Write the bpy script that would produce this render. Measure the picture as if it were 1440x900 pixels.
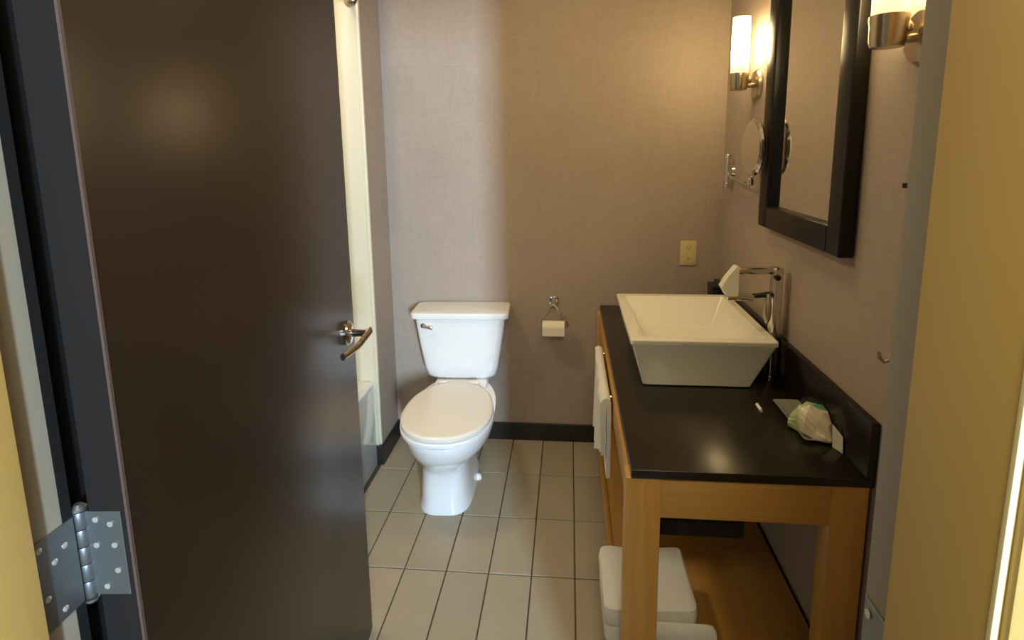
import bpy, bmesh, math, random
from mathutils import Vector, Matrix, noise
random.seed(4)
for o in list(bpy.data.objects): bpy.data.objects.remove(o)
S = bpy.context.scene
C = S.collection

# ------------------------------------------------------------------ camera
cam_data = bpy.data.cameras.new('camera')
cam = bpy.data.objects.new('camera', cam_data); C.objects.link(cam)
cr = Vector((0.99590978, 0.08960959, -0.01156866))
cu = Vector((-0.0031501, 0.16239619, 0.98672061))
cf = Vector((-0.09029833, 0.98264826, -0.16201423))
M = Matrix((cr, cu, -cf)).transposed().to_4x4()
M.translation = Vector((0, 0, 1.46))
cam.matrix_world = M
cam_data.sensor_width = 36; cam_data.lens = 780.83 / 1440 * 36
cam_data.shift_x = -0.00652; cam_data.shift_y = -0.08067
cam_data.clip_start = 0.02
S.camera = cam

# ------------------------------------------------------------------ exposure, world, lights
S.view_settings.view_transform = 'Standard'; S.view_settings.look = 'None'
S.view_settings.gamma = 1; S.view_settings.exposure = 0.3
S.view_settings.use_curve_mapping = False
W = bpy.data.worlds.new('world'); S.world = W; W.use_nodes = True
bg = W.node_tree.nodes['Background']
bg.inputs[0].default_value = (0.95, 0.9, 0.78, 1); bg.inputs[1].default_value = 0.15

def area(name, loc, target, sx, sy, power, col):
    l = bpy.data.lights.new(name, 'AREA'); l.shape = 'RECTANGLE'; l.size = sx; l.size_y = sy
    l.energy = power; l.color = col
    o = bpy.data.objects.new(name, l); C.objects.link(o); o.location = loc
    o.rotation_euler = (Vector(target) - Vector(loc)).to_track_quat('-Z', 'Y').to_euler()
    return o
# daylight from the bedroom window behind the camera, falling in through the doorway
area('window_daylight', (1.43, -3.5, 1.80), (-0.55, 2.5, 1.0), 0.24, 1.0, 290, (0.56, 0.77, 1.0))
# ceiling fitting over the bath, then an added soft fill for the room
area('bath_ceiling_light', (-0.98, 1.6, 2.41), (-0.98, 1.6, 0), 0.22, 0.22, 9, (1.0, 0.80, 0.52))
area('room_fill_light', (0.1, 1.75, 2.41), (0.1, 1.75, 0), 0.4, 0.4, 4, (1.0, 0.74, 0.40))
# hall ceiling light
area('hall_ceiling_light', (0.1, -0.55, 2.38), (0.1, -0.3, 0), 0.4, 0.4, 14, (1.0, 0.88, 0.62))
SCONCE = 46.0      # radiance of the lit opal glass

# ------------------------------------------------------------------ materials
def srgb(r, g, b):
    f = lambda c: (c/255/12.92) if c/255 <= .04045 else ((c/255+.055)/1.055)**2.4
    return (f(r), f(g), f(b), 1)
def mat(name, col, rough=.5, metal=0., spec=.5, noise_amt=0., noise_scale=20., bump=0., bump_scale=200., coat=0., stretch=(1,1,1)):
    m = bpy.data.materials.new(name); m.use_nodes = True
    nt = m.node_tree; b = nt.nodes['Principled BSDF']
    b.inputs['Base Color'].default_value = col; b.inputs['Roughness'].default_value = rough
    b.inputs['Metallic'].default_value = metal; b.inputs['Specular IOR Level'].default_value = spec
    b.inputs['Coat Weight'].default_value = coat
    tc = nt.nodes.new('ShaderNodeTexCoord'); mp = nt.nodes.new('ShaderNodeMapping'); mp.inputs['Scale'].default_value = stretch
    nt.links.new(tc.outputs['Object'], mp.inputs[0])
    if noise_amt:
        n = nt.nodes.new('ShaderNodeTexNoise'); n.inputs['Scale'].default_value = noise_scale; n.inputs['Detail'].default_value = 6
        nt.links.new(mp.outputs[0], n.inputs['Vector'])
        mx = nt.nodes.new('ShaderNodeMix'); mx.data_type = 'RGBA'
        mx.inputs[6].default_value = tuple(c*(1-noise_amt) for c in col[:3]) + (1,)
        mx.inputs[7].default_value = tuple(min(1, c*(1+noise_amt)) for c in col[:3]) + (1,)
        nt.links.new(n.outputs['Fac'], mx.inputs[0]); nt.links.new(mx.outputs[2], b.inputs['Base Color'])
    if bump:
        n2 = nt.nodes.new('ShaderNodeTexNoise'); n2.inputs['Scale'].default_value = bump_scale; n2.inputs['Detail'].default_value = 3
        nt.links.new(mp.outputs[0], n2.inputs['Vector'])
        bp = nt.nodes.new('ShaderNodeBump'); bp.inputs['Strength'].default_value = bump; bp.inputs['Distance'].default_value = .002
        nt.links.new(n2.outputs['Fac'], bp.inputs['Height']); nt.links.new(bp.outputs[0], b.inputs['Normal'])
    return m

def wallpaper():
    m = bpy.data.materials.new('taupe_linen_wallpaper'); m.use_nodes = True
    nt = m.node_tree; b = nt.nodes['Principled BSDF']; b.inputs['Roughness'].default_value = .62
    b.inputs['Specular IOR Level'].default_value = .3
    tc = nt.nodes.new('ShaderNodeTexCoord')
    facs = []
    for sc, s in (((6, 6, 90), 3.0), ((90, 90, 5), 3.0), ((1, 1, 1), 2.2)):
        mp = nt.nodes.new('ShaderNodeMapping'); mp.inputs['Scale'].default_value = sc
        nt.links.new(tc.outputs['Object'], mp.inputs[0])
        n = nt.nodes.new('ShaderNodeTexNoise'); n.inputs['Scale'].default_value = s; n.inputs['Detail'].default_value = 5
        nt.links.new(mp.outputs[0], n.inputs['Vector']); facs.append(n.outputs['Fac'])
    a = nt.nodes.new('ShaderNodeMath'); a.operation = 'ADD'; nt.links.new(facs[0], a.inputs[0]); nt.links.new(facs[1], a.inputs[1])
    a2 = nt.nodes.new('ShaderNodeMath'); a2.operation = 'ADD'; nt.links.new(a.outputs[0], a2.inputs[0]); nt.links.new(facs[2], a2.inputs[1])
    mr = nt.nodes.new('ShaderNodeMapRange'); mr.inputs['From Min'].default_value = .8; mr.inputs['From Max'].default_value = 2.2
    nt.links.new(a2.outputs[0], mr.inputs['Value'])
    mx = nt.nodes.new('ShaderNodeMix'); mx.data_type = 'RGBA'
    mx.inputs[6].default_value = srgb(156, 141, 127); mx.inputs[7].default_value = srgb(181, 167, 152)
    nt.links.new(mr.outputs[0], mx.inputs[0]); nt.links.new(mx.outputs[2], b.inputs['Base Color'])
    bp = nt.nodes.new('ShaderNodeBump'); bp.inputs['Strength'].default_value = .15; bp.inputs['Distance'].default_value = .001
    nt.links.new(a.outputs[0], bp.inputs['Height']); nt.links.new(bp.outputs[0], b.inputs['Normal'])
    return m

def wood(name, c1, c2, axis, rough=.35):
    m = bpy.data.materials.new(name); m.use_nodes = True
    nt = m.node_tree; b = nt.nodes['Principled BSDF']; b.inputs['Roughness'].default_value = rough
    tc = nt.nodes.new('ShaderNodeTexCoord'); mp = nt.nodes.new('ShaderNodeMapping')
    sc = [38, 38, 38]; sc[axis] = 2.2; mp.inputs['Scale'].default_value = sc
    nt.links.new(tc.outputs['Object'], mp.inputs[0])
    n = nt.nodes.new('ShaderNodeTexNoise'); n.inputs['Scale'].default_value = 1.4; n.inputs['Detail'].default_value = 8; n.inputs['Distortion'].default_value = .6
    nt.links.new(mp.outputs[0], n.inputs['Vector'])
    mx = nt.nodes.new('ShaderNodeMix'); mx.data_type = 'RGBA'; mx.inputs[6].default_value = c1; mx.inputs[7].default_value = c2
    nt.links.new(n.outputs['Fac'], mx.inputs[0]); nt.links.new(mx.outputs[2], b.inputs['Base Color'])
    return m

M_wall = wallpaper()
M_ceil = mat('ceiling_paint', srgb(225, 215, 195), .8)
M_cream = mat('cream_surround', srgb(226, 218, 190), .35, noise_amt=.04, noise_scale=3)
M_tub = mat('tub_enamel', srgb(232, 236, 236), .15, coat=.5)
M_porc = mat('porcelain', srgb(240, 241, 240), .12, coat=.6)
M_seat = mat('seat_plastic', srgb(236, 232, 220), .22)
M_sink = mat('sink_ceramic', srgb(236, 232, 214), .16, coat=.5)
def tilemat(name, col):
    m = mat(name, col, .38, noise_amt=.07, noise_scale=9, bump=.08, bump_scale=60)
    nt = m.node_tree; b = nt.nodes['Principled BSDF']
    oi = nt.nodes.new('ShaderNodeObjectInfo'); hs = nt.nodes.new('ShaderNodeHueSaturation')
    mr = nt.nodes.new('ShaderNodeMapRange'); mr.inputs['To Min'].default_value = .94; mr.inputs['To Max'].default_value = 1.06
    nt.links.new(oi.outputs['Random'], mr.inputs['Value']); nt.links.new(mr.outputs[0], hs.inputs['Value'])
    src = b.inputs['Base Color'].links[0].from_socket
    nt.links.new(src, hs.inputs['Color']); nt.links.new(hs.outputs[0], b.inputs['Base Color'])
    return m
M_tile = tilemat('beige_floor_tile', srgb(168, 157, 134))
M_grout = mat('dark_grout', srgb(88, 78, 64), .9, noise_amt=.1)
M_btile = tilemat('black_base_tile', srgb(34, 33, 33))
M_bgrout = mat('base_grout', srgb(90, 88, 84), .9)
M_door = mat('dark_brown_laminate', srgb(44, 31, 21), .32, spec=.4, noise_amt=.12, noise_scale=4, stretch=(3, 3, .5), bump=.05, bump_scale=300)
M_dedge = mat('charcoal_door_edge', srgb(36, 33, 31), .8, spec=.15, noise_amt=.05)
M_dline = mat('veneer_edge_line', srgb(92, 74, 66), .5)
M_yel = mat('ochre_frame_paint', srgb(204, 172, 98), .5, noise_amt=.03, noise_scale=3)
M_greyp = mat('grey_rabbet_paint', srgb(160, 152, 133), .5)
M_bead = mat('cream_bead', srgb(240, 226, 172), .5)
M_gapshade = mat('black_gap_shade', srgb(14, 13, 13), .8)  # flat black standing in for shade in the hinge gap
M_zinc = mat('brushed_steel', srgb(150, 156, 158), .38, metal=.85, noise_amt=.06, noise_scale=30)
M_chrome = mat('chrome', srgb(225, 222, 214), .12, metal=1)
M_nickel = mat('satin_nickel', srgb(196, 184, 160), .28, metal=1)
M_screw = mat('screw_head', srgb(225, 225, 215), .3, metal=.6)
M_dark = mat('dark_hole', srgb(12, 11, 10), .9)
M_granite = mat('black_granite', srgb(30, 25, 17), .24, noise_amt=.5, noise_scale=260, spec=.5)
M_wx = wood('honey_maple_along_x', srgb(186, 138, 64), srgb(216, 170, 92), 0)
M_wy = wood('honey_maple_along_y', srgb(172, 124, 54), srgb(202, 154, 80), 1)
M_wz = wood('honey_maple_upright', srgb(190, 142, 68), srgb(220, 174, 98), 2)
M_frame = mat('black_mirror_frame', srgb(14, 12, 9), .36, spec=.35)
M_mirror = mat('mirror_glass', (.86, .86, .84, 1), .015, metal=1)
M_towel = mat('white_terry', srgb(232, 230, 220), .95, noise_amt=.03, noise_scale=60, bump=.9, bump_scale=500)
M_paper = mat('white_paper', srgb(240, 234, 214), .8)
M_ivory = mat('ivory_plastic', srgb(214, 196, 142), .4)
M_blackp = mat('black_plastic', srgb(18, 15, 14), .35)
M_card = mat('card_stock', srgb(206, 208, 190), .6)
M_sticker = mat('white_sticker', srgb(235, 235, 225), .5)

def glow(name):
    m = bpy.data.materials.new(name); m.use_nodes = True
    nt = m.node_tree; b = nt.nodes['Principled BSDF']
    b.inputs['Base Color'].default_value = srgb(255, 244, 214); b.inputs['Roughness'].default_value = .3
    tc = nt.nodes.new('ShaderNodeTexCoord'); sp = nt.nodes.new('ShaderNodeSeparateXYZ')
    nt.links.new(tc.outputs['Generated'], sp.inputs[0])
    # the bulb sits in the middle of the opal glass: brighter in the middle of its height
    cr_ = nt.nodes.new('ShaderNodeValToRGB'); e = cr_.color_ramp.elements
    e[0].position = 0; e[0].color = (.020, .020, .020, 1); e[1].position = 1; e[1].color = (.035, .035, .035, 1)
    for p_, v in ((.16, .03), (.34, .9), (.5, 1), (.70, .9), (.88, .06)):
        q = e.new(p_); q.color = (v, v, v, 1)
    nt.links.new(sp.outputs[2], cr_.inputs[0])
    mul = nt.nodes.new('ShaderNodeMath'); mul.operation = 'MULTIPLY'; mul.inputs[1].default_value = SCONCE
    nt.links.new(cr_.outputs[0], mul.inputs[0])
    b.inputs['Emission Color'].default_value = (1, .74, .36, 1)
    nt.links.new(mul.outputs[0], b.inputs['Emission Strength'])
    return m
M_glow = glow('lit_opal_glass')

def glassmat():
    m = bpy.data.materials.new('clear_tray_plastic'); m.use_nodes = True
    b = m.node_tree.nodes['Principled BSDF']
    b.inputs['Base Color'].default_value = srgb(190, 190, 175); b.inputs['Roughness'].default_value = .3
    b.inputs['Transmission Weight'].default_value = .6; b.inputs['IOR'].default_value = 1.4
    return m
M_tray = glassmat()

def pouchmat():
    m = bpy.data.materials.new('printed_wrapper'); m.use_nodes = True
    nt = m.node_tree; b = nt.nodes['Principled BSDF']; b.inputs['Roughness'].default_value = .4
    tc = nt.nodes.new('ShaderNodeTexCoord'); sp = nt.nodes.new('ShaderNodeSeparateXYZ'); nt.links.new(tc.outputs['Generated'], sp.inputs[0])
    n = nt.nodes.new('ShaderNodeTexNoise'); n.inputs['Scale'].default_value = 3
    nt.links.new(tc.outputs['Generated'], n.inputs['Vector'])
    ad = nt.nodes.new('ShaderNodeMath'); ad.operation = 'MULTIPLY_ADD'; ad.inputs[1].default_value = .12
    nt.links.new(n.outputs['Fac'], ad.inputs[0]); nt.links.new(sp.outputs[1], ad.inputs[2])
    r1 = nt.nodes.new('ShaderNodeValToRGB'); r1.color_ramp.interpolation = 'CONSTANT'
    e = r1.color_ramp.elements; e[0].position = 0; e[0].color = (0, 0, 0, 1); e[1].position = .50; e[1].color = (1, 1, 1, 1)
    q = e.new(.90); q.color = (0, 0, 0, 1)
    nt.links.new(ad.outputs[0], r1.inputs[0])
    r2 = nt.nodes.new('ShaderNodeValToRGB'); e = r2.color_ramp.elements
    e[0].position = .42; e[0].color = srgb(190, 194, 124); e[1].position = .66; e[1].color = srgb(96, 168, 128)
    q = e.new(.15); q.color = srgb(196, 214, 160)
    nt.links.new(sp.outputs[0], r2.inputs[0])
    mx = nt.nodes.new('ShaderNodeMix'); mx.data_type = 'RGBA'; mx.inputs[6].default_value = srgb(236, 226, 198)
    nt.links.new(r1.outputs[0], mx.inputs[0]); nt.links.new(r2.outputs[0], mx.inputs[7])
    nt.links.new(mx.outputs[2], b.inputs['Base Color'])
    return m
M_pouch = pouchmat()

# ------------------------------------------------------------------ helpers
def bm_box(bm, x0, x1, y0, y1, z0, z1, bev=0., seg=2):
    vs = [bm.verts.new((x, y, z)) for z in (z0, z1) for y in (y0, y1) for x in (x0, x1)]
    fs = [bm.faces.new([vs[i] for i in f]) for f in ((0, 2, 3, 1), (4, 5, 7, 6), (0, 1, 5, 4), (2, 6, 7, 3), (0, 4, 6, 2), (1, 3, 7, 5))]
    if bev:
        es = list({e for f in fs for e in f.edges})
        bmesh.ops.bevel(bm, geom=es, offset=bev, segments=seg, profile=.5, affect='EDGES')
    return bm
def ring(n, f):
    return [Vector(f(2*math.pi*i/n)) for i in range(n)]
def bm_loft(bm, rings, cap0=True, cap1=True, closed=False):
    vr = [[bm.verts.new(p) for p in r] for r in rings]
    n = len(vr[0])
    pairs = list(zip(vr[:-1], vr[1:])) + ([(vr[-1], vr[0])] if closed else [])
    for a, b in pairs:
        for i in range(n):
            j = (i+1) % n
            bm.faces.new((a[i], a[j], b[j], b[i]))
    if not closed:
        if cap0: bm.faces.new(list(reversed(vr[0])))
        if cap1: bm.faces.new(vr[-1])
    return bm
def bm_tube(bm, pts, rad, n=12, cap=True):
    pts = [Vector(p) for p in pts]
    if not hasattr(rad, '__len__'): rad = [rad]*len(pts)
    rings = []; up = None
    for i, p in enumerate(pts):
        d = (pts[min(i+1, len(pts)-1)] - pts[max(i-1, 0)]).normalized()
        if up is None: up = d.orthogonal().normalized()
        else: up = (up - d*up.dot(d)).normalized()
        s = d.cross(up)
        rings.append([p + rad[i]*(math.cos(t)*up + math.sin(t)*s) for t in (2*math.pi*k/n for k in range(n))])
    return bm_loft(bm, rings, cap, cap)
def bm_lathe(bm, prof, origin=(0, 0, 0), axis='z', n=28, caps=True):
    o = Vector(origin); rings = []
    for r, h in prof:
        def f(t, r=r, h=h):
            c, s = r*math.cos(t), r*math.sin(t)
            v = {'z': (c, s, h), 'x': (h, c, s), 'y': (s, h, c)}[axis]
            return o + Vector(v)
        rings.append([f(2*math.pi*k/n) for k in range(n)])
    return bm_loft(bm, rings, caps, caps)
def sring(cx, cy, z, a, b, e=2.0, n=40, bb=None):
    """superellipse ring; a = half width (x), b = half depth to the front (-y), bb = to the back"""
    out = []
    for k in range(n):
        t = 2*math.pi*k/n; c, s = math.cos(t), math.sin(t)
        x = a*math.copysign(abs(c)**(2/e), c); y = math.copysign(abs(s)**(2/e), s)
        y *= (bb if (bb and y > 0) else b)
        out.append(Vector((cx+x, cy+y, z)))
    return out
def obj(name, bm, m, parent=None, smooth=False, label=None, loc=None):
    bmesh.ops.recalc_face_normals(bm, faces=bm.faces)
    me = bpy.data.meshes.new(name); bm.to_mesh(me); bm.free()
    me.materials.append(m)
    if smooth:
        me.polygons.foreach_set('use_smooth', [True]*len(me.polygons))
        me.set_sharp_from_angle(angle=math.radians(38))
    o = bpy.data.objects.new(name, me); C.objects.link(o)
    if loc: o.location = loc
    if parent is not None: o.parent = parent
    if label: o['label'] = label
    return o
def nb(): return bmesh.new()
def thing(name, label, cat, loc=(0, 0, 0), rz=0, group=None):
    o = bpy.data.objects.new(name, None); C.objects.link(o); o.empty_display_size = .05
    o.location = loc; o.rotation_euler = (0, 0, rz); tag(o, label, cat, group); return o
def tag(o, label, cat=None, group=None):
    o['label'] = label
    if cat: o['category'] = cat
    if group: o['group'] = group
    return o
def struct(o, label, cat):
    o['kind'] = 'structure'; return tag(o, label, cat)
def box(name, m, parent, x0, x1, y0, y1, z0, z1, bev=0., label=None, seg=2):
    return obj(name, bm_box(nb(), x0, x1, y0, y1, z0, z1, bev, seg), m, parent, smooth=bev > 0, label=label)

# ------------------------------------------------------------------ measures
XR, XL, YB = 0.694, -0.868, 2.594      # right wall, left wall, back wall
YW = 2.339                             # front of the short wall at the end of the bath
YF0, YF1 = 0.371, 0.543                # hall face and bathroom face of the door wall
SL, SR = -0.570, 0.296                # stop faces of the frame
RL, RR = -0.585, 0.311                # rabbet faces
YS = 0.485
H = 2.44; DH = 2.035
XTL = -1.66

# ------------------------------------------------------------------ structure
w = box('wall_back', M_wall, None, XTL-.1, XR+.1, YB, YB+.1, -.05, H); struct(w, 'taupe linen-papered back wall behind the toilet', 'wall')
w = box('wall_right', M_wall, None, XR, XR+.1, YF1, YB, -.05, H); struct(w, 'taupe linen-papered right wall carrying the framed mirror', 'wall')
w = box('wall_left', M_wall, None, XTL, XL, YW+.008, YB, -.05, H); struct(w, 'short taupe wall between the bath end and the back wall', 'wall')
w = box('wall_bath', M_cream, None, XTL-.1, XTL, YF1, YB, -.05, H); struct(w, 'cream wall along the far side of the bath', 'wall')
w = box('wall_entry', M_wall, None, XTL, XL, YF1, .80, -.05, H); struct(w, 'taupe wall between the door wall and the bath', 'wall')
w = box('ceiling', M_ceil, None, XTL-.1, XR+.1, YF1, YB+.1, H, H+.06); struct(w, 'plain off-white bathroom ceiling', 'ceiling')
bm = nb(); bm_box(bm, RR+.012, 1.5, YF0, YF1, -.05, H); bm_box(bm, -2.0, RL-.012, YF0, YF1, -.05, H); bm_box(bm, RL-.012, RR+.012, YF0, YF1, DH+.03, H)
struct(obj('wall_front', bm, M_yel), 'ochre wall around the doorway', 'wall')
# cream bath-end panel on the short wall
e = bpy.data.objects.new('trim_2', None); C.objects.link(e); struct(e, 'cream panel facing the end of the bath with a rounded edge strip', 'panel')
box('panel', M_cream, e, XTL, XL-.014, YW, YW+.008, 0, H)
box('edge_strip', M_cream, e, XL-.016, XL+.001, YW-.004, YW+.012, .095, H, .003)

# floor: grout bed and single tiles
fl = box('floor', M_grout, None, XTL, XR, YF1, YB, -.06, -.004); struct(fl, 'beige rectangular-tiled bathroom floor with dark grout', 'floor')
hf = box('threshold_slab', M_grout, fl, RL, RR, .30, YF1, -.06, -.006)
TW, TL, TX, TY = .1491, .2982, -.5725, 1.6931
tmesh = {}
def piece(name, m, parent, x0, x1, y0, y1, z0, z1, bev):
    key = (name, round(x1-x0, 4), round(y1-y0, 4), round(z1-z0, 4))
    if key not in tmesh:
        o = obj(name, bm_box(nb(), 0, x1-x0, 0, y1-y0, 0, z1-z0, bev, 1), m, parent, loc=(x0, y0, z0))
        tmesh[key] = o.data
        return o
    o = bpy.data.objects.new(name, tmesh[key]); C.objects.link(o); o.location = (x0, y0, z0); o.parent = parent
    return o
g = .0024
for i in range(-3, 9):
    for j in range(-4, 4):
        x0, x1 = TX+i*TW+g, TX+(i+1)*TW-g; y0, y1 = TY+j*TL+g, TY+(j+1)*TL-g
        x0 = max(x0, XL-.005); x1 = min(x1, XR); y0 = max(y0, YF1); y1 = min(y1, YB)
        if x1-x0 < .01 or y1-y0 < .02: continue
        dz = random.uniform(-.0004, .0004)
        piece('tile', M_tile, fl, x0, x1, y0, y1, -.008+dz, dz, .0012)

# black tile skirting
def skirting(name, label, runs):
    e = bpy.data.objects.new(name, None); C.objects.link(e); struct(e, label, 'baseboard')
    for (x0, x1, y0, y1) in runs: piece('base_tile', M_btile, e, x0, x1, y0, y1, 0, .09, .0015)
    return e
xs = [XL+.014, -.729, -.430, -.130, .170, .470, XR-.012]
e = skirting('baseboard_back', 'black tile skirting along the back wall behind the toilet', [(a+.0015, b-.0015, YB-.010, YB) for a, b in zip(xs[:-1], xs[1:])])
box('grout_bed', M_bgrout, e, XL+.014, XR-.012, YB-.006, YB, .001, .0885)
e = skirting('baseboard_left', 'black tile skirting wrapping the short wall beside the bath', [(XL, XL+.012, YW-.010, YB-.012), (XL-.024, XL+.012, YW-.022, YW-.011)])
e = skirting('baseboard_right', 'black tile skirting along the right wall under the vanity', [(XR-.010, XR, a+.0015, a+.298) for a in (.56, .86, 1.16, 1.46, 1.76, 2.06, 2.29)])

# door frame (steel, near side ochre, door rabbet grey)
fr = bpy.data.objects.new('trim_1', None); C.objects.link(fr); struct(fr, 'ochre and grey painted door frame around the doorway', 'door frame')
def jamb(side):
    if side < 0:
        box('stop', M_yel, fr, RL-.012, SL, YF0, YS, -.01, DH, .0015)
        box('rabbet', M_greyp, fr, RL-.012, RL, YS, YF1+.001, -.01, DH)
        box('gap_shade_strip', M_gapshade, fr, RL-.012, RL+.0006, YF1-.011, YF1+.002, 0, DH)  # dark strip painted in for the shade of the gap
        box('gap_shade_block', M_gapshade, fr, RL-.075, RL-.014, YF1+.001, YF1+.058, 0, DH+.03, .002, label='black block standing in for the shade behind the hinge side')  # added block that keeps the gap by the door edge black, as shade
        box('casing', M_yel, fr, SL-.06, SL-.004, YF0-.012, YF0-.001, -.01, DH+.06, .002)
    else:
        box('stop', M_yel, fr, SR, RR+.012, YF0, YS, -.01, DH, .0015)
        box('rabbet', M_greyp, fr, RR, RR+.012, YS, YF1+.001, -.01, DH)
        box('bead', M_bead, fr, SR-.0015, SR+.0045, YF0-.005, YF0, -.01, DH, .0015)
        box('casing', M_yel, fr, SR+.0045, SR+.06, YF0-.012, YF0-.001, -.01, DH+.06, .002)
jamb(-1); jamb(1)
box('head', M_yel, fr, SL, SR, YF0, YS, DH-.001, DH+.028); box('head_rabbet', M_greyp, fr, RL, RR, YS, YF1, DH+.014, DH+.028)
# strike plate
sp = obj('strike_plate', bm_box(nb(), RR-.0022, RR-.0002, YS+.002, YF1-.002, .862, .994, .0006, 1), M_zinc, fr, label='grey steel strike plate on the right jamb')
box('latch_hole', M_dark, sp, RR-.0026, RR-.0021, YS+.008, YS+.026, .885, .952)
for z in (.981, .874):
    obj('screw', bm_lathe(nb(), [(.0045, 0), (.0045, .0012), (.003, .002)], (0, 0, 0), 'x', 14), M_screw, sp, True, loc=(RR-.0044, YF1-.012, z))

# ------------------------------------------------------------------ door leaf, opened inwards
DB = Vector((-.528, .561, 0)); DF = Vector((-.597, 1.441, 0)); dd = (DF-DB).normalized(); DW = (DF-DB).length
rot = math.atan2(dd.y, dd.x)          # local +x runs along the leaf, local +y to its hidden side
door = bpy.data.objects.new('door_1', None); C.objects.link(door); door.location = DB; door.rotation_euler = (0, 0, rot)
struct(door, 'dark brown door standing open into the bathroom, hinged on the left', 'door')
T = .046; ZD0, ZD1 = .006, 2.03
box('leaf', M_door, door, .002, DW, 0, T, ZD0, ZD1, .001)
box('hinge_edge', M_dedge, door, -.0015, .003, .0028, T, ZD0, ZD1)
box('veneer_line', M_dline, door, -.0012, .0032, -.0008, .0026, ZD0, ZD1)
# hinge (middle one of the door)
for hz in (.978, .26, 1.80):
    hg = obj('hinge', bm_box(nb(), -.0038, -.0014, .007, T+.004, hz-.056, hz+.056, .0006, 1), M_zinc, door, label='brushed steel butt hinge on the hinge edge')
    px, py = -.0031, T+.0106
    bm = nb()
    for k in range(5):
        z0 = hz-.0575+k*.0230
        bm_lathe(bm, [(.0074, z0+.0006), (.0079, z0+.0016), (.0079, z0+.0214), (.0074, z0+.0225)], (px, py, 0), 'z', 16)
    obj('barrel', bm, M_zinc, hg, True)
    bm = nb(); bm_lathe(bm, [(.003, hz+.0577), (.0085, hz+.0587), (.0085, hz+.0617), (.004, hz+.066)], (px, py, 0), 'z', 16)
    bm_lathe(bm, [(.004, hz-.0665), (.0085, hz-.0622), (.0085, hz-.0592), (.003, hz-.0582)], (px, py, 0), 'z', 16)
    obj('pin_cap', bm, M_zinc, hg, True)
    for (yy, zz) in ((.020, .040), (.037, .046), (.018, .012), (.040, .012), (.018, -.022), (.034, -.044)):
        obj('screw', bm_lathe(nb(), [(.0036, 0), (.0036, .0006), (.002, .0014)], (0, 0, 0), 'x', 12), M_screw, hg, True, loc=(-.0050, yy, hz+zz))
# the jamb leaves of the hinges
for hz in (.978, .26, 1.80):
    bm = bm_box(nb(), RL+.0002, RL+.0022, YS+.001, YF1+.001, hz-.056, hz+.056, .0006, 1)
    jl = obj('hinge_leaf', bm, M_zinc, fr, label='brushed steel hinge leaf screwed to the left jamb')
    for (yy, zz) in ((.014, .046), (.030, .020), (.016, -.016), (.034, -.044), (.044, .030)):
        obj('screw', bm_lathe(nb(), [(.0036, 0), (.0036, .0006), (.002, .0014)], (0, 0, 0), 'x', 12), M_screw, jl, True, loc=(RL+.0022, YS+yy, hz+zz))
# lever handle on the visible face: local -y is towards the vanity
hx = DW-.062; hzz = .968
rose = obj('lever_handle', bm_lathe(nb(), [(.033, 0), (.033, -.005), (.029, -.010), (.016, -.013)], (hx, 0, hzz+.004), 'y', 28), M_chrome, door, True, label='chrome lever handle')
obj('neck', bm_tube(nb(), [(hx, -.008, hzz+.004), (hx, -.050, hzz+.004), (hx-.004, -.060, hzz+.003)], [.011, .010, .010], 14), M_chrome, rose, True)
bm = nb()
rings = []
for t in range(9):
    u = t/8; x = hx+.010-u*.150; yy = -.060+.026*u; z = hzz+.006-.016*min(1, u*2.2); a = .0115-.002*u
    rings.append([Vector((x, yy+.0065*math.cos(q), z+a*math.sin(q))) for q in (2*math.pi*k/14 for k in range(14))])
bm_loft(bm, rings); obj('lever', bm, M_chrome, rose, True)
obj('latch_face', bm_box(nb(), DW-.001, DW+.001, .014, .040, hzz-.03, hzz+.03), M_zinc, door)

# ------------------------------------------------------------------ bath tub and shower rod
tub = thing('bathtub', 'white bathtub behind the open door, its apron beside the short wall', 'bathtub', (0, 0, 0))
tx0, tx1, ty0, ty1, tz = XTL+.006, -.885, .806, YW-.002, .405
bm = nb(); bm_box(bm, tx1-.03, tx1, ty0, ty1-.022, 0, tz-.018, .004); obj('apron', bm, M_tub, tub, True)
bm = nb()
cx, cy = (tx0+tx1)/2, (ty0+ty1)/2; a, b = (tx1-tx0)/2, (ty1-ty0)/2
rg = [sring(cx, cy, tz-.03, a, b, 60, 48), sring(cx, cy, tz-.006, a, b, 60, 48), sring(cx, cy, tz, a-.006, b-.006, 40, 48),
      sring(cx, cy, tz, a-.075, b-.09, 6, 48), sring(cx, cy, tz-.02, a-.09, b-.105, 5, 48), sring(cx, cy, .12, a-.15, b-.2, 4, 48), sring(cx, cy, .08, a-.2, b-.26, 4, 48)]
bm_loft(bm, rg, False, True); obj('basin', bm, M_tub, tub, True)
rod = thing('shower_rod', 'chrome shower curtain rod flange high on the cream bath-end panel', 'curtain rod', (-.897, YW, 2.062))
obj('flange', bm_lathe(nb(), [(.030, 0), (.030, -.006), (.022, -.016), (.014, -.020)], (0, 0, 0), 'y', 28), M_chrome, rod, True)
obj('rod', bm_tube(nb(), [(0, -.016, 0), (0, .81-YW, 0)], .0125, 16), M_chrome, rod, True)
obj('end_flange', bm_lathe(nb(), [(.014, .82-YW), (.030, .806-YW), (.030, .80-YW)], (0, 0, 0), 'y', 28), M_chrome, rod, True)

# ------------------------------------------------------------------ toilet (local: y = 0 at the wall, -y to the front)
to = thing('toilet', 'white two-piece toilet with its lid down against the back wall', 'toilet', (-.503, YB-.012, 0), math.radians(2.2))
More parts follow.
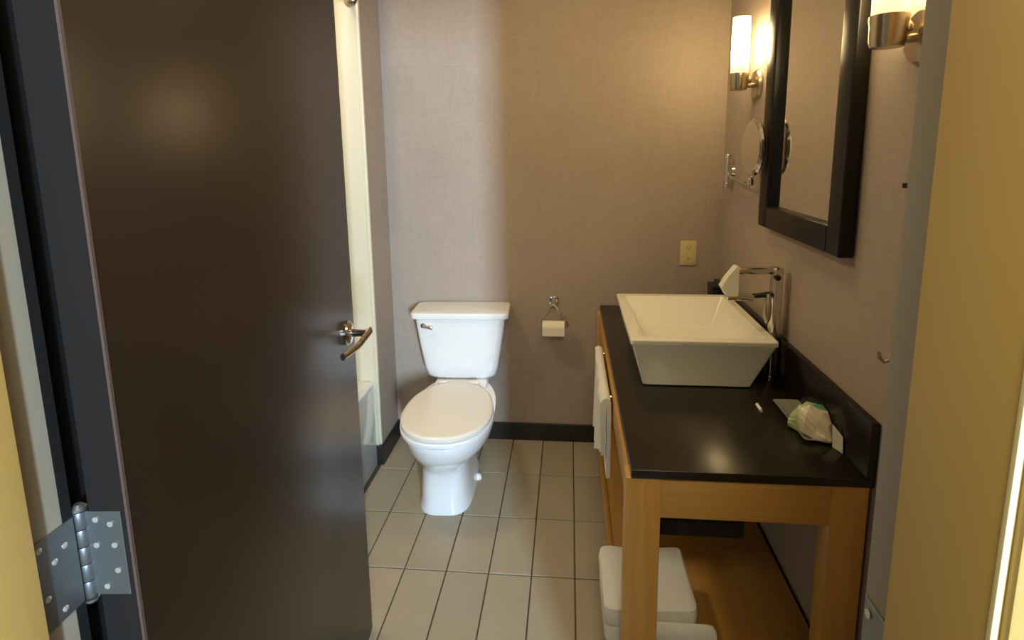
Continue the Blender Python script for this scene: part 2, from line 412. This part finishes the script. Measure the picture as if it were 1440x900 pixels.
# tank: trapezoid front with rounded bottom corners
bm = nb(); rings = []
for z, hw, d0, d1, e in ((.392, .124, .040, .150, 5), (.397, .148, .028, .168, 6), (.412, .162, .020, .178, 7), (.45, .172, .015, .183, 8), (.56, .190, .010, .187, 9), (.688, .208, .006, .192, 9)):
    rings.append(sring(0, -(d0+d1)/2, z, hw, (d1-d0)/2, e, 56))
bm_loft(bm, rings); obj('tank', bm, M_porc, to, True)
bm = nb()
bm_loft(bm, [sring(0, -.099, .686, .216, .095, 10, 56), sring(0, -.099, .690, .224, .101, 10, 56), sring(0, -.099, .708, .226, .103, 10, 56), sring(0, -.099, .716, .222, .099, 10, 56), sring(0, -.099, .719, .208, .085, 10, 56)])
obj('tank_lid', bm, M_porc, to, True)
lv = obj('flush_lever', bm_lathe(nb(), [(.012, -.190), (.012, -.198), (.008, -.203)], (-.165, 0, .658), 'y', 18), M_chrome, to, True, label='chrome flush lever')
obj('lever_arm', bm_tube(nb(), [(-.165, -.203, .658), (-.15, -.212, .657), (-.118, -.214, .652)], [.006, .0065, .008], 10), M_chrome, lv, True)
# bowl and pedestal
bm = nb(); n = 48
def br(z, a, yf, yb, e=2.2, eb=2.6): 
    cy_ = -(yf+yb)/2 - .02
    return sring(-.024*max(0, min(1, (.30-z)/.1)), cy_, z, a, yf+cy_, e, n, bb=-cy_-yb)
rings = [br(.0, .112, .600, .14, 3.4), br(.012, .112, .600, .14, 3.4), br(.03, .106, .596, .145, 3.2), br(.10, .101, .590, .15, 3.6), br(.165, .097, .592, .15, 3.4), br(.20, .103, .612, .15, 2.5),
         br(.235, .125, .655, .15, 2.3), br(.27, .150, .700, .14, 2.2), br(.31, .170, .735, .12, 2.2), br(.345, .180, .752, .10, 2.2), br(.368, .183, .758, .09, 2.2), br(.376, .181, .756, .09, 2.2)]
bm_loft(bm, rings); obj('bowl', bm, M_porc, to, True)
box('tank_deck', M_porc, to, -.125, .125, -.24, -.03, .33, .391, .02)
def plate(z0, z1, a, yf, yb, r):
    bm = nb()
    bm_loft(bm, [br(z0, a-r, yf-r, yb+r), br(z0+r*.6, a, yf, yb), br(z1-r, a, yf, yb), br(z1-r*.3, a-r*.6, yf-r*.6, yb+r*.6), br(z1, a-r*2, yf-r*2, yb+r*2)])
    return bm
obj('seat', plate(.378, .398, .184, .762, .255, .006), M_porc, to, True)
obj('seat_lid', plate(.399, .422, .181, .757, .262, .007), M_seat, to, True, label='closed cream-white lid')
for sx in (-.07, .07): obj('hinge_cap', bm_box(nb(), sx-.022, sx+.022, -.268, -.238, .392, .418, .006), M_porc, to, True)
for sx in (-1, 1): obj('bolt_cap', bm_lathe(nb(), [(.016, .0), (.016, .010), (.011, .02), (.004, .024)], (sx*.108-.018, -.34, 0), 'z', 18), M_porc, to, True)

# ------------------------------------------------------------------ vanity
V0, VX0, ZC = 1.2217, .152, .706
va = thing('vanity_table', 'honey wood vanity with a black stone top along the right wall', 'vanity', (0, 0, 0))
box('countertop', M_granite, va, VX0-.004, XR-.001, V0-.004, YB-.001, ZC-.022, ZC, .002, label='glossy black stone top')
box('backsplash', M_granite, va, XR-.021, XR-.001, V0-.004, YB-.001, ZC+.0005, ZC+.135, .002, label='black stone upstand')
LX0, LX1 = .136, .219
RX0, RX1 = .604, .685
zt = ZC-.0225
for (a0, a1, b0, b1) in ((LX0, LX1, V0, V0+.055), (RX0, RX1, V0, V0+.055), (LX0, LX1, YB-.07, YB-.013), (RX0, RX1-.003, YB-.07, YB-.013)):
    box('leg', M_wz, va, a0, a1, b0, b1, 0, zt, .0025)
box('front_apron', M_wx, va, LX1-.001, RX0+.001, V0+.004, V0+.030, .580, zt, .0015)
box('side_apron', M_wy, va, LX0+.004, LX0+.028, V0+.054, YB-.069, .600, zt, .0015)
box('wall_rail', M_wy, va, RX1-.03, RX1-.006, V0+.054, YB-.069, .600, zt, .0015)
box('lower_shelf', M_wy, va, LX0+.006, XR-.012, V0+.054, YB-.013, .082, .102, .002)
box('shelf_edge', M_wy, va, LX0+.0, LX0+.018, V0+.054, YB-.07, .066, .108, .0015)
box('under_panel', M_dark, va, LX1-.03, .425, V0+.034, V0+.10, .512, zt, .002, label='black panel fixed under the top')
# towel bar on its left side
BX = LX0-.016
tb = obj('towel_bar', bm_tube(nb(), [(BX, 1.70, .655), (BX, 2.10, .655)], .0055, 12), M_chrome, va, True, label='chrome bar along the left side')
for y in (1.71, 2.09):
    obj('bracket', bm_tube(nb(), [(LX0+.005, y, .655), (BX, y, .655)], .005, 10), M_chrome, tb, True)

# towel hanging on the bar
def hang(name, y0, y1, zt_, zb_out, zb_in, x, th, seed, amp=.006):
    """closed loop section: outside fold, over the bar, inside fold"""
    bm = nb(); rings = []; ny = 40
    for i in range(ny+1):
        y = y0+(y1-y0)*i/ny; w_ = amp*math.sin(i*.55+seed)+amp*.6*math.sin(i*1.3+seed*2)
        taper = .004*math.cos(math.pi*i/ny)
        pts = []; outer = []; inner = []
        zo = zb_out+.10*(1-i/ny)**1.5+.008*math.sin(i*.3+seed)
        for k in range(15):
            u = k/14; outer.append((x-.010-th+w_*(.35+(1-u))-taper, zo+(zt_-.012-zo)*u))
        for k in range(1, 8):
            q = math.pi*k/8; pts.append((x-((.010+th) if q < 1.57 else .014)*math.cos(q)+w_*.35*max(0, math.cos(q)), zt_-.012+(.012+th*.6)*math.sin(q)))
        for k in range(15):
            u = 1-k/14; inner.append((x+.014, zb_in+(zt_-.012-zb_in)*u))
        inn = [(x+.0008, zb_in), (x+.0008, zt_-.03), (x, zt_-.026), (x-.0008, zt_-.03), (x-.0008, zo)]
        ring_ = outer+pts+inner+inn
        rings.append([Vector((p[0], y, p[1])) for p in ring_])
    bm_loft(bm, rings)
    return bm
o = obj('hand_towel', hang('t', 1.66, 2.13, .668, .375, .40, BX, .008, .4), M_towel, None, True)
tag(o, 'white towel hanging over the bar on the left side of the vanity', 'towel')

# folded towels on the lower shelf
def folded(x0, x1, y0, y1, z0, h, layers, seed, sk=0.):
    bm = nb(); lh = h/layers
    for L in range(layers):
        z = z0+L*lh; r = []
        nn = 44; cxm, cym = (x0+x1)/2, (y0+y1)/2; a, b = (x1-x0)/2, (y1-y0)/2
        dx = .006*math.sin(seed+L*2.3); dy = .004*math.cos(seed*1.7+L*1.9)
        for (u, ins) in ((0, .010), (.1, .004), (.3, .0), (.7, 0), (.92, .003), (1, .010)):
            rg = sring(cxm+dx, cym+dy, z+u*lh, a-ins, b-ins, 12, nn)
            for v in rg:
                nz = noise.noise(Vector((v.x*14+seed, v.y*14, v.z*20)))
                v.x += .006*nz; v.y += .005*nz; v.z += (.007*nz if u > .5 else .0)+sk*(v.x-cxm)
                v.z = max(v.z, z0)
            r.append(rg)
        bm_loft(bm, r)
    return bm
bt = obj('bath_towel', folded(.094, .345, 1.32, 1.56, .1085, .138, 2, 1.0), M_towel, None, True)
tag(bt, 'taller folded white towel on the lower shelf, farther from the vanity front', 'towel')
bt2 = obj('bath_towel', folded(.165, .385, 1.280, 1.308, .1085, .118, 1, 3.0), M_towel, None, True)
tag(bt2, 'lower white towel on the shelf in front of the taller folded one', 'towel')

# ------------------------------------------------------------------ vessel sink
sk = thing('vessel_sink', 'white rectangular vessel sink with flared sides on the black top', 'sink', (0, 0, 0))
zr = .862
def rrect(x0, x1, y0, y1, z, r=.008, k=4):
    pts = []
    for (cx_, cy_, a0) in ((x1-r, y1-r, 0), (x0+r, y1-r, 90), (x0+r, y0+r, 180), (x1-r, y0+r, 270)):
        for i in range(k+1):
            t = math.radians(a0+90*i/k); pts.append(Vector((cx_+r*math.cos(t), cy_+r*math.sin(t), z)))
    return pts
bm = nb()
bm_loft(bm, [rrect(.240, .563, 1.697, 2.16, ZC+.0005, .012), rrect(.234, .569, 1.691, 2.166, ZC+.005, .012), rrect(.198, .634, 1.680, 2.224, zr-.02, .010), rrect(.193, .639, 1.677, 2.229, zr-.016, .010), rrect(.193, .639, 1.677, 2.229, zr-.003, .010), rrect(.196, .636, 1.680, 2.226, zr, .009),
             rrect(.222, .610, 1.708, 2.198, zr, .012), rrect(.226, .606, 1.713, 2.193, zr-.006, .010), rrect(.272, .560, 1.772, 2.135, .762, .012), rrect(.282, .550, 1.785, 2.122, .754, .014)])
obj('bowl', bm, M_sink, sk, True)
obj('drain', bm_lathe(nb(), [(.024, .7525), (.024, .755), (.018, .757)], (.42, 1.95, 0), 'z', 24), M_chrome, sk, True)

# ------------------------------------------------------------------ faucet
fa = thing('faucet', 'tall chrome vessel faucet behind the right side of the sink', 'faucet', (0, 0, 0))
bm = nb(); bm_box(bm, .643, .671, 1.762, 1.806, ZC+.010, 1.074, .006, 3); obj('column', bm, M_chrome, fa, True)
obj('base_ring', bm_lathe(nb(), [(.0155, ZC+.0005), (.0155, ZC+.008), (.014, ZC+.012)], (.656, 1.785, 0), 'z', 24), M_chrome, fa, True)
bm = nb(); bm_box(bm, .528, .645, 1.770, 1.800, 1.052, 1.071, .004, 2)
obj('spout', bm, M_chrome, fa, True)
bm = nb()
bm_loft(bm, [[Vector((x+dx*h_, y, z)) for dx, y in ((-1, 1.766), (1, 1.766), (1, 1.804), (-1, 1.804))] for x, z, h_ in ((.531, 1.076, .004), (.526, 1.062, .010), (.518, 1.040, .018), (.510, 1.010, .026), (.518, .982, .018))])
obj('spout_end', bm, M_sink, fa, True, label='pale glossy downturned end')
bm = nb(); bm_box(bm, .505, .588, 1.768, 1.802, .966, .983, .004, 2); obj('lower_bar', bm, M_chrome, fa, True)
obj('handle_knob', bm_tube(nb(), [(.650, 1.770, 1.045), (.650, 1.752, 1.045)], .009, 14), M_blackp, fa, True)
obj('handle_stem', bm_tube(nb(), [(.648, 1.785, .985), (.590, 1.785, .978), (.583, 1.785, .978)], [.009, .008, .006], 12), M_blackp, fa, True)
obj('handle', bm_tube(nb(), [(.628, 1.765, .990), (.627, 1.76, .960), (.626, 1.758, .935), (.625, 1.756, .910), (.624, 1.755, .897)], [.006, .011, .013, .010, .004], 14), M_nickel, fa, True, label='drop-shaped satin handle')

# ------------------------------------------------------------------ tissue box in the back corner
tbx = thing('storage_box', 'small black lidded box in the back corner of the vanity top', 'box', (0, 0, 0))
box('box_body', M_blackp, tbx, .632, .671, 2.44, 2.54, ZC+.001, ZC+.118, .003)
box('box_lid', M_blackp, tbx, .630, .672, 2.437, 2.543, ZC+.1185, ZC+.134, .003)

# ------------------------------------------------------------------ tray, wrapper, card, tube
tr = thing('amenity_tray', 'clear grey plastic tray near the front of the vanity top by the wall', 'tray', (0, 0, 0))
bm = nb(); z0 = ZC+.0008
bm_loft(bm, [rrect(.606, .664, 1.385, 1.575, z0, .008), rrect(.597, .6715, 1.364, 1.598, z0+.010, .01), rrect(.600, .669, 1.368, 1.594, z0+.010, .01), rrect(.609, .661, 1.388, 1.572, z0+.002, .008)])
obj('dish', bm, M_tray, tr, True)
def crumple(cx_, cy_, cz_, a, b, c, seed):
    bm = nb(); bmesh.ops.create_icosphere(bm, subdivisions=4, radius=1)
    for v in bm.verts:
        d = v.co.normalized(); n1 = noise.noise(d*1.6+Vector((seed, 0, 0))); n2 = noise.cell(d*3.0+Vector((seed, 3, 1))); n3 = noise.noise(d*5+Vector((0, seed, 0)))
        r = 1+.45*n1+.10*n2+.12*n3
        p = Vector((math.copysign(abs(d.x)**.7, d.x)*a*r, math.copysign(abs(d.y)**.7, d.y)*b*r, d.z*c*r))
        v.co = p+Vector((cx_, cy_, cz_)); v.co.z = max(v.co.z, cz_-c*.75)
    return bm
bm = nb()
prof = [(-.055, .004, .010), (-.045, .030, .020), (-.02, .042, .036), (.005, .048, .042), (.03, .046, .034), (.05, .040, .022), (.062, .03, .008)]
rings = []
for (u, hw, hh) in prof:
    rr_ = []
    for k in range(28):
        t = 2*math.pi*k/28; nz = noise.noise(Vector((u*30, math.cos(t)*1.8, math.sin(t)*1.8+5)))
        rr_.append(Vector((u, hw*math.cos(t)*(1+.25*nz), hh*(max(math.sin(t), -.35)+.35)*(1+.35*nz))))
    rings.append(rr_)
bm_loft(bm, rings)
ca, sa = math.cos(math.radians(-50)), math.sin(math.radians(-50))
for v in bm.verts:
    x, y, z = v.co.x*1.05, v.co.y*.92, v.co.z*1.45
    v.co = (min(.638+x*ca-y*sa, .6705), 1.428+x*sa+y*ca, ZC+.0048+z)
po = obj('soap_wrapper', bm, M_pouch)
tag(po, 'crumpled white packet with green print lying in the clear tray', 'packet')
bm = nb()
bm_loft(bm, [[Vector((.6585, 1.352, z0+.0005)), Vector((.6695, 1.322, z0+.0005)), Vector((.6705, 1.3225, z0+.0005)), Vector((.6595, 1.3525, z0+.0005))],
             [Vector((.6580, 1.360, z0+.058)), Vector((.6695, 1.328, z0+.040)), Vector((.6705, 1.3285, z0+.040)), Vector((.6590, 1.3605, z0+.058))]])
cd_ = obj('folded_card', bm, M_card); tag(cd_, 'small pale green card standing upright against the black upstand right of the packet', 'card')
tu = obj('small_tube', bm_tube(nb(), [(.545, 1.530, ZC+.0052), (.546, 1.570, ZC+.0052)], [.0048, .0048], 12), M_sticker, None, True)
tag(tu, 'tiny white tube lying on the black top between sink and tray', 'tube')

# ------------------------------------------------------------------ framed wall mirror
my0, my1, mz0, mz1, fw_, pr = 1.395, 1.985, 1.18, 2.25, .072, .040
mi = thing('wall_mirror', 'tall wall mirror in a wide black frame above the vanity', 'mirror', (0, 0, 0))
x1 = XR-.001; x0 = XR-pr
def stile(y0, y1, z0, z1): return bm_box(nb(), x0, x1, y0, y1, z0, z1, .006, 3)
obj('frame_stile', stile(my0, my0+fw_, mz0, mz1), M_frame, mi, True)
obj('frame_stile', stile(my1-fw_, my1, mz0, mz1), M_frame, mi, True)
obj('frame_rail', stile(my0+fw_, my1-fw_, mz0, mz0+fw_), M_frame, mi, True)
obj('frame_rail', stile(my0+fw_, my1-fw_, mz1-fw_, mz1), M_frame, mi, True)
box('glass', M_mirror, mi, x1-.016, x1-.010, my0+fw_-.004, my1-fw_+.004, mz0+fw_-.004, mz1-fw_+.004)
box('backing', M_frame, mi, x1-.009, x1, my0+.01, my1-.01, mz0+.01, mz1-.01)

# ------------------------------------------------------------------ sconces
def sconce(y, zc, label):
    s = thing('wall_sconce', label, 'wall lamp', (XR, y, zc), 0, 'opal glass wall lamps beside the mirror')
    gx = -.070
    obj('back_plate', bm_lathe(nb(), [(.055, 0), (.055, -.006), (.048, -.014), (.020, -.018)], (0, 0, 0), 'x', 32), M_nickel, s, True)
    bm = bm_tube(nb(), [(-.012, 0, -.002), (-.036, 0, -.004), (-.050, 0, .000)], .009, 14)
    bm_lathe(bm, [(.003, -.001), (.0155, .012), (.0155, .022), (.006, .034)], (-.040, 0, 0), 'z', 16)
    obj('arm', bm, M_nickel, s, True)
    obj('cup', bm_lathe(nb(), [(.012, -.022), (.029, -.020), (.0325, -.008), (.0332, .022), (.0350, .030), (.0350, .040), (.0325, .041), (.032, .03), (.026, 0)], (gx, 0, 0), 'z', 32), M_nickel, s, True)
    obj('glass_shade', bm_lathe(nb(), [(.0290, .033), (.0315, .040), (.0315, .225), (.0315, .238), (.0305, .238), (.030, .22)], (gx, 0, 0), 'z', 36), M_glow, s, True, label='lit opal glass cylinder')
sconce(2.185, 1.675, 'lit opal glass wall lamp farther along, left of the mirror by the back corner')
sconce(1.205, 1.664, 'wall lamp nearer the door, right of the mirror, cut by the picture top')

# ------------------------------------------------------------------ magnifying mirror on its arm
mm = thing('magnifying_mirror', 'small round chrome shaving mirror on a swing arm below the farther lamp', 'mirror', (0, 0, 0))
mc = Vector((.632, 2.012, 1.445))
nrm = Vector((-.995, -.03, .0)).normalized(); side = Vector((0, 0, 1)).cross(nrm).normalized()
def disc(r0, r1, d0, d1):
    bm = nb(); rs = []
    for r, d in ((r0*.02, d0), (r0, d0), (r1, (d0+d1)/2), (r0, d1), (r0*.02, d1)):
        rs.append([mc + nrm*d + side*(r*math.cos(t)) + Vector((0, 0, r*math.sin(t)))*.98 for t in (2*math.pi*k/40 for k in range(40))])
    return bm_loft(bm, rs)
obj('mirror_rim', disc(.098, .104, -.008, .006), M_chrome, mm, True)
obj('mirror_glass', disc(.091, .092, .0062, .0085), M_mirror, mm, True)
yw = 2.44
obj('wall_plate', bm_tube(nb(), [(XR-.001, yw, 1.345), (XR-.012, yw, 1.345)], [.026, .022], 24), M_chrome, mm, True)
obj('wall_post', bm_tube(nb(), [(XR-.025, yw, 1.272), (XR-.025, yw, 1.420)], [.009, .009], 14), M_chrome, mm, True)
for z in (1.285, 1.405): obj('post_knob', bm_lathe(nb(), [(.004, z-.014), (.014, z-.008), (.014, z+.008), (.004, z+.014)], (XR-.025, yw, 0), 'z', 18), M_chrome, mm, True)
obj('swing_arm', bm_tube(nb(), [(XR-.025, yw, 1.335), (XR-.042, 2.30, 1.322), (XR-.052, 2.15, 1.318), (.638, 2.04, 1.318), (.6355, 2.03, 1.332)], .0055, 10), M_chrome, mm, True)
obj('pivot', bm_lathe(nb(), [(.004, 1.312), (.012, 1.317), (.012, 1.336), (.006, 1.343)], (.634, 2.022, 0), 'z', 18), M_chrome, mm, True)

# ------------------------------------------------------------------ outlet, paper holder, hooks
ou = thing('wall_outlet', 'ivory double socket plate on the back wall above the sink', 'outlet', (.551, YB, .962))
obj('cover_plate', bm_box(nb(), -.037, .037, -.006, -.0002, -.058, .058, .003, 2), M_ivory, ou, True)
for z in (-.026, .026):
    so = obj('socket', bm_loft(nb(), [[Vector((.0165*math.cos(t), y, z+.0145*math.sin(t))) for t in (2*math.pi*k/20 for k in range(20))] for y in (-.0055, -.0080)]), M_ivory, ou, True)
    bm = nb(); bm_box(bm, -.007, -.005, -.0084, -.0079, z-.003, z+.006); bm_box(bm, .005, .007, -.0084, -.0079, z-.003, z+.006); bm_box(bm, -.002, .002, -.0084, -.0079, z-.010, z-.006)
    obj('slots', bm, M_dark, so)

ph = thing('paper_holder', 'chrome toilet paper holder on the back wall right of the toilet', 'paper holder', (-.072, YB, .725))
obj('wall_mount', bm_box(nb(), -.022, .022, -.012, -.0003, -.022, .022, .004), M_chrome, ph, True)
obj('post', bm_tube(nb(), [(0, -.01, 0), (0, -.05, 0), (0, -.058, -.006)], .008, 12), M_chrome, ph, True)
obj('wire_arm', bm_tube(nb(), [(-.002, -.055, 0), (-.030, -.060, -.04), (-.064, -.062, -.085), (-.068, -.062, -.105), (-.058, -.062, -.112), (.058, -.062, -.112), (.068, -.062, -.105), (.064, -.062, -.085), (.030, -.060, -.04), (.002, -.055, 0)], .0038, 8), M_chrome, ph, True)
ro = thing('toilet_roll', 'nearly used-up white toilet roll on the chrome holder', 'toilet roll', (-.072, YB-.062, .725-.112))
obj('paper', bm_lathe(nb(), [(.014, -.052), (.029, -.052), (.0295, -.05), (.0295, .05), (.029, .052), (.014, .052)], (0, 0, 0), 'x', 28, False), M_paper, ro, True)
obj('tail_sheet', bm_box(nb(), -.0515, .0515, -.0305, -.0296, -.036, .004, .0), M_paper, ro)
rh = thing('robe_hook', 'small chrome hook on the right wall just inside the doorway', 'hook', (XR, 1.198, 1.0))
obj('hook_plate', bm_lathe(nb(), [(.014, 0), (.014, -.004), (.008, -.006)], (0, 0, 0), 'x', 18), M_nickel, rh, True)
obj('hook_arm', bm_tube(nb(), [(-.004, 0, 0), (-.020, 0, -.006), (-.030, 0, .004), (-.032, 0, .016)], .0038, 8), M_nickel, rh, True)
wc = obj('wall_clip', bm_box(nb(), XR-.010, XR-.0002, 1.175, 1.215, 1.366, 1.376, .002), M_dark, None, True)
tag(wc, 'small dark clip on the right wall below the nearer lamp', 'clip')
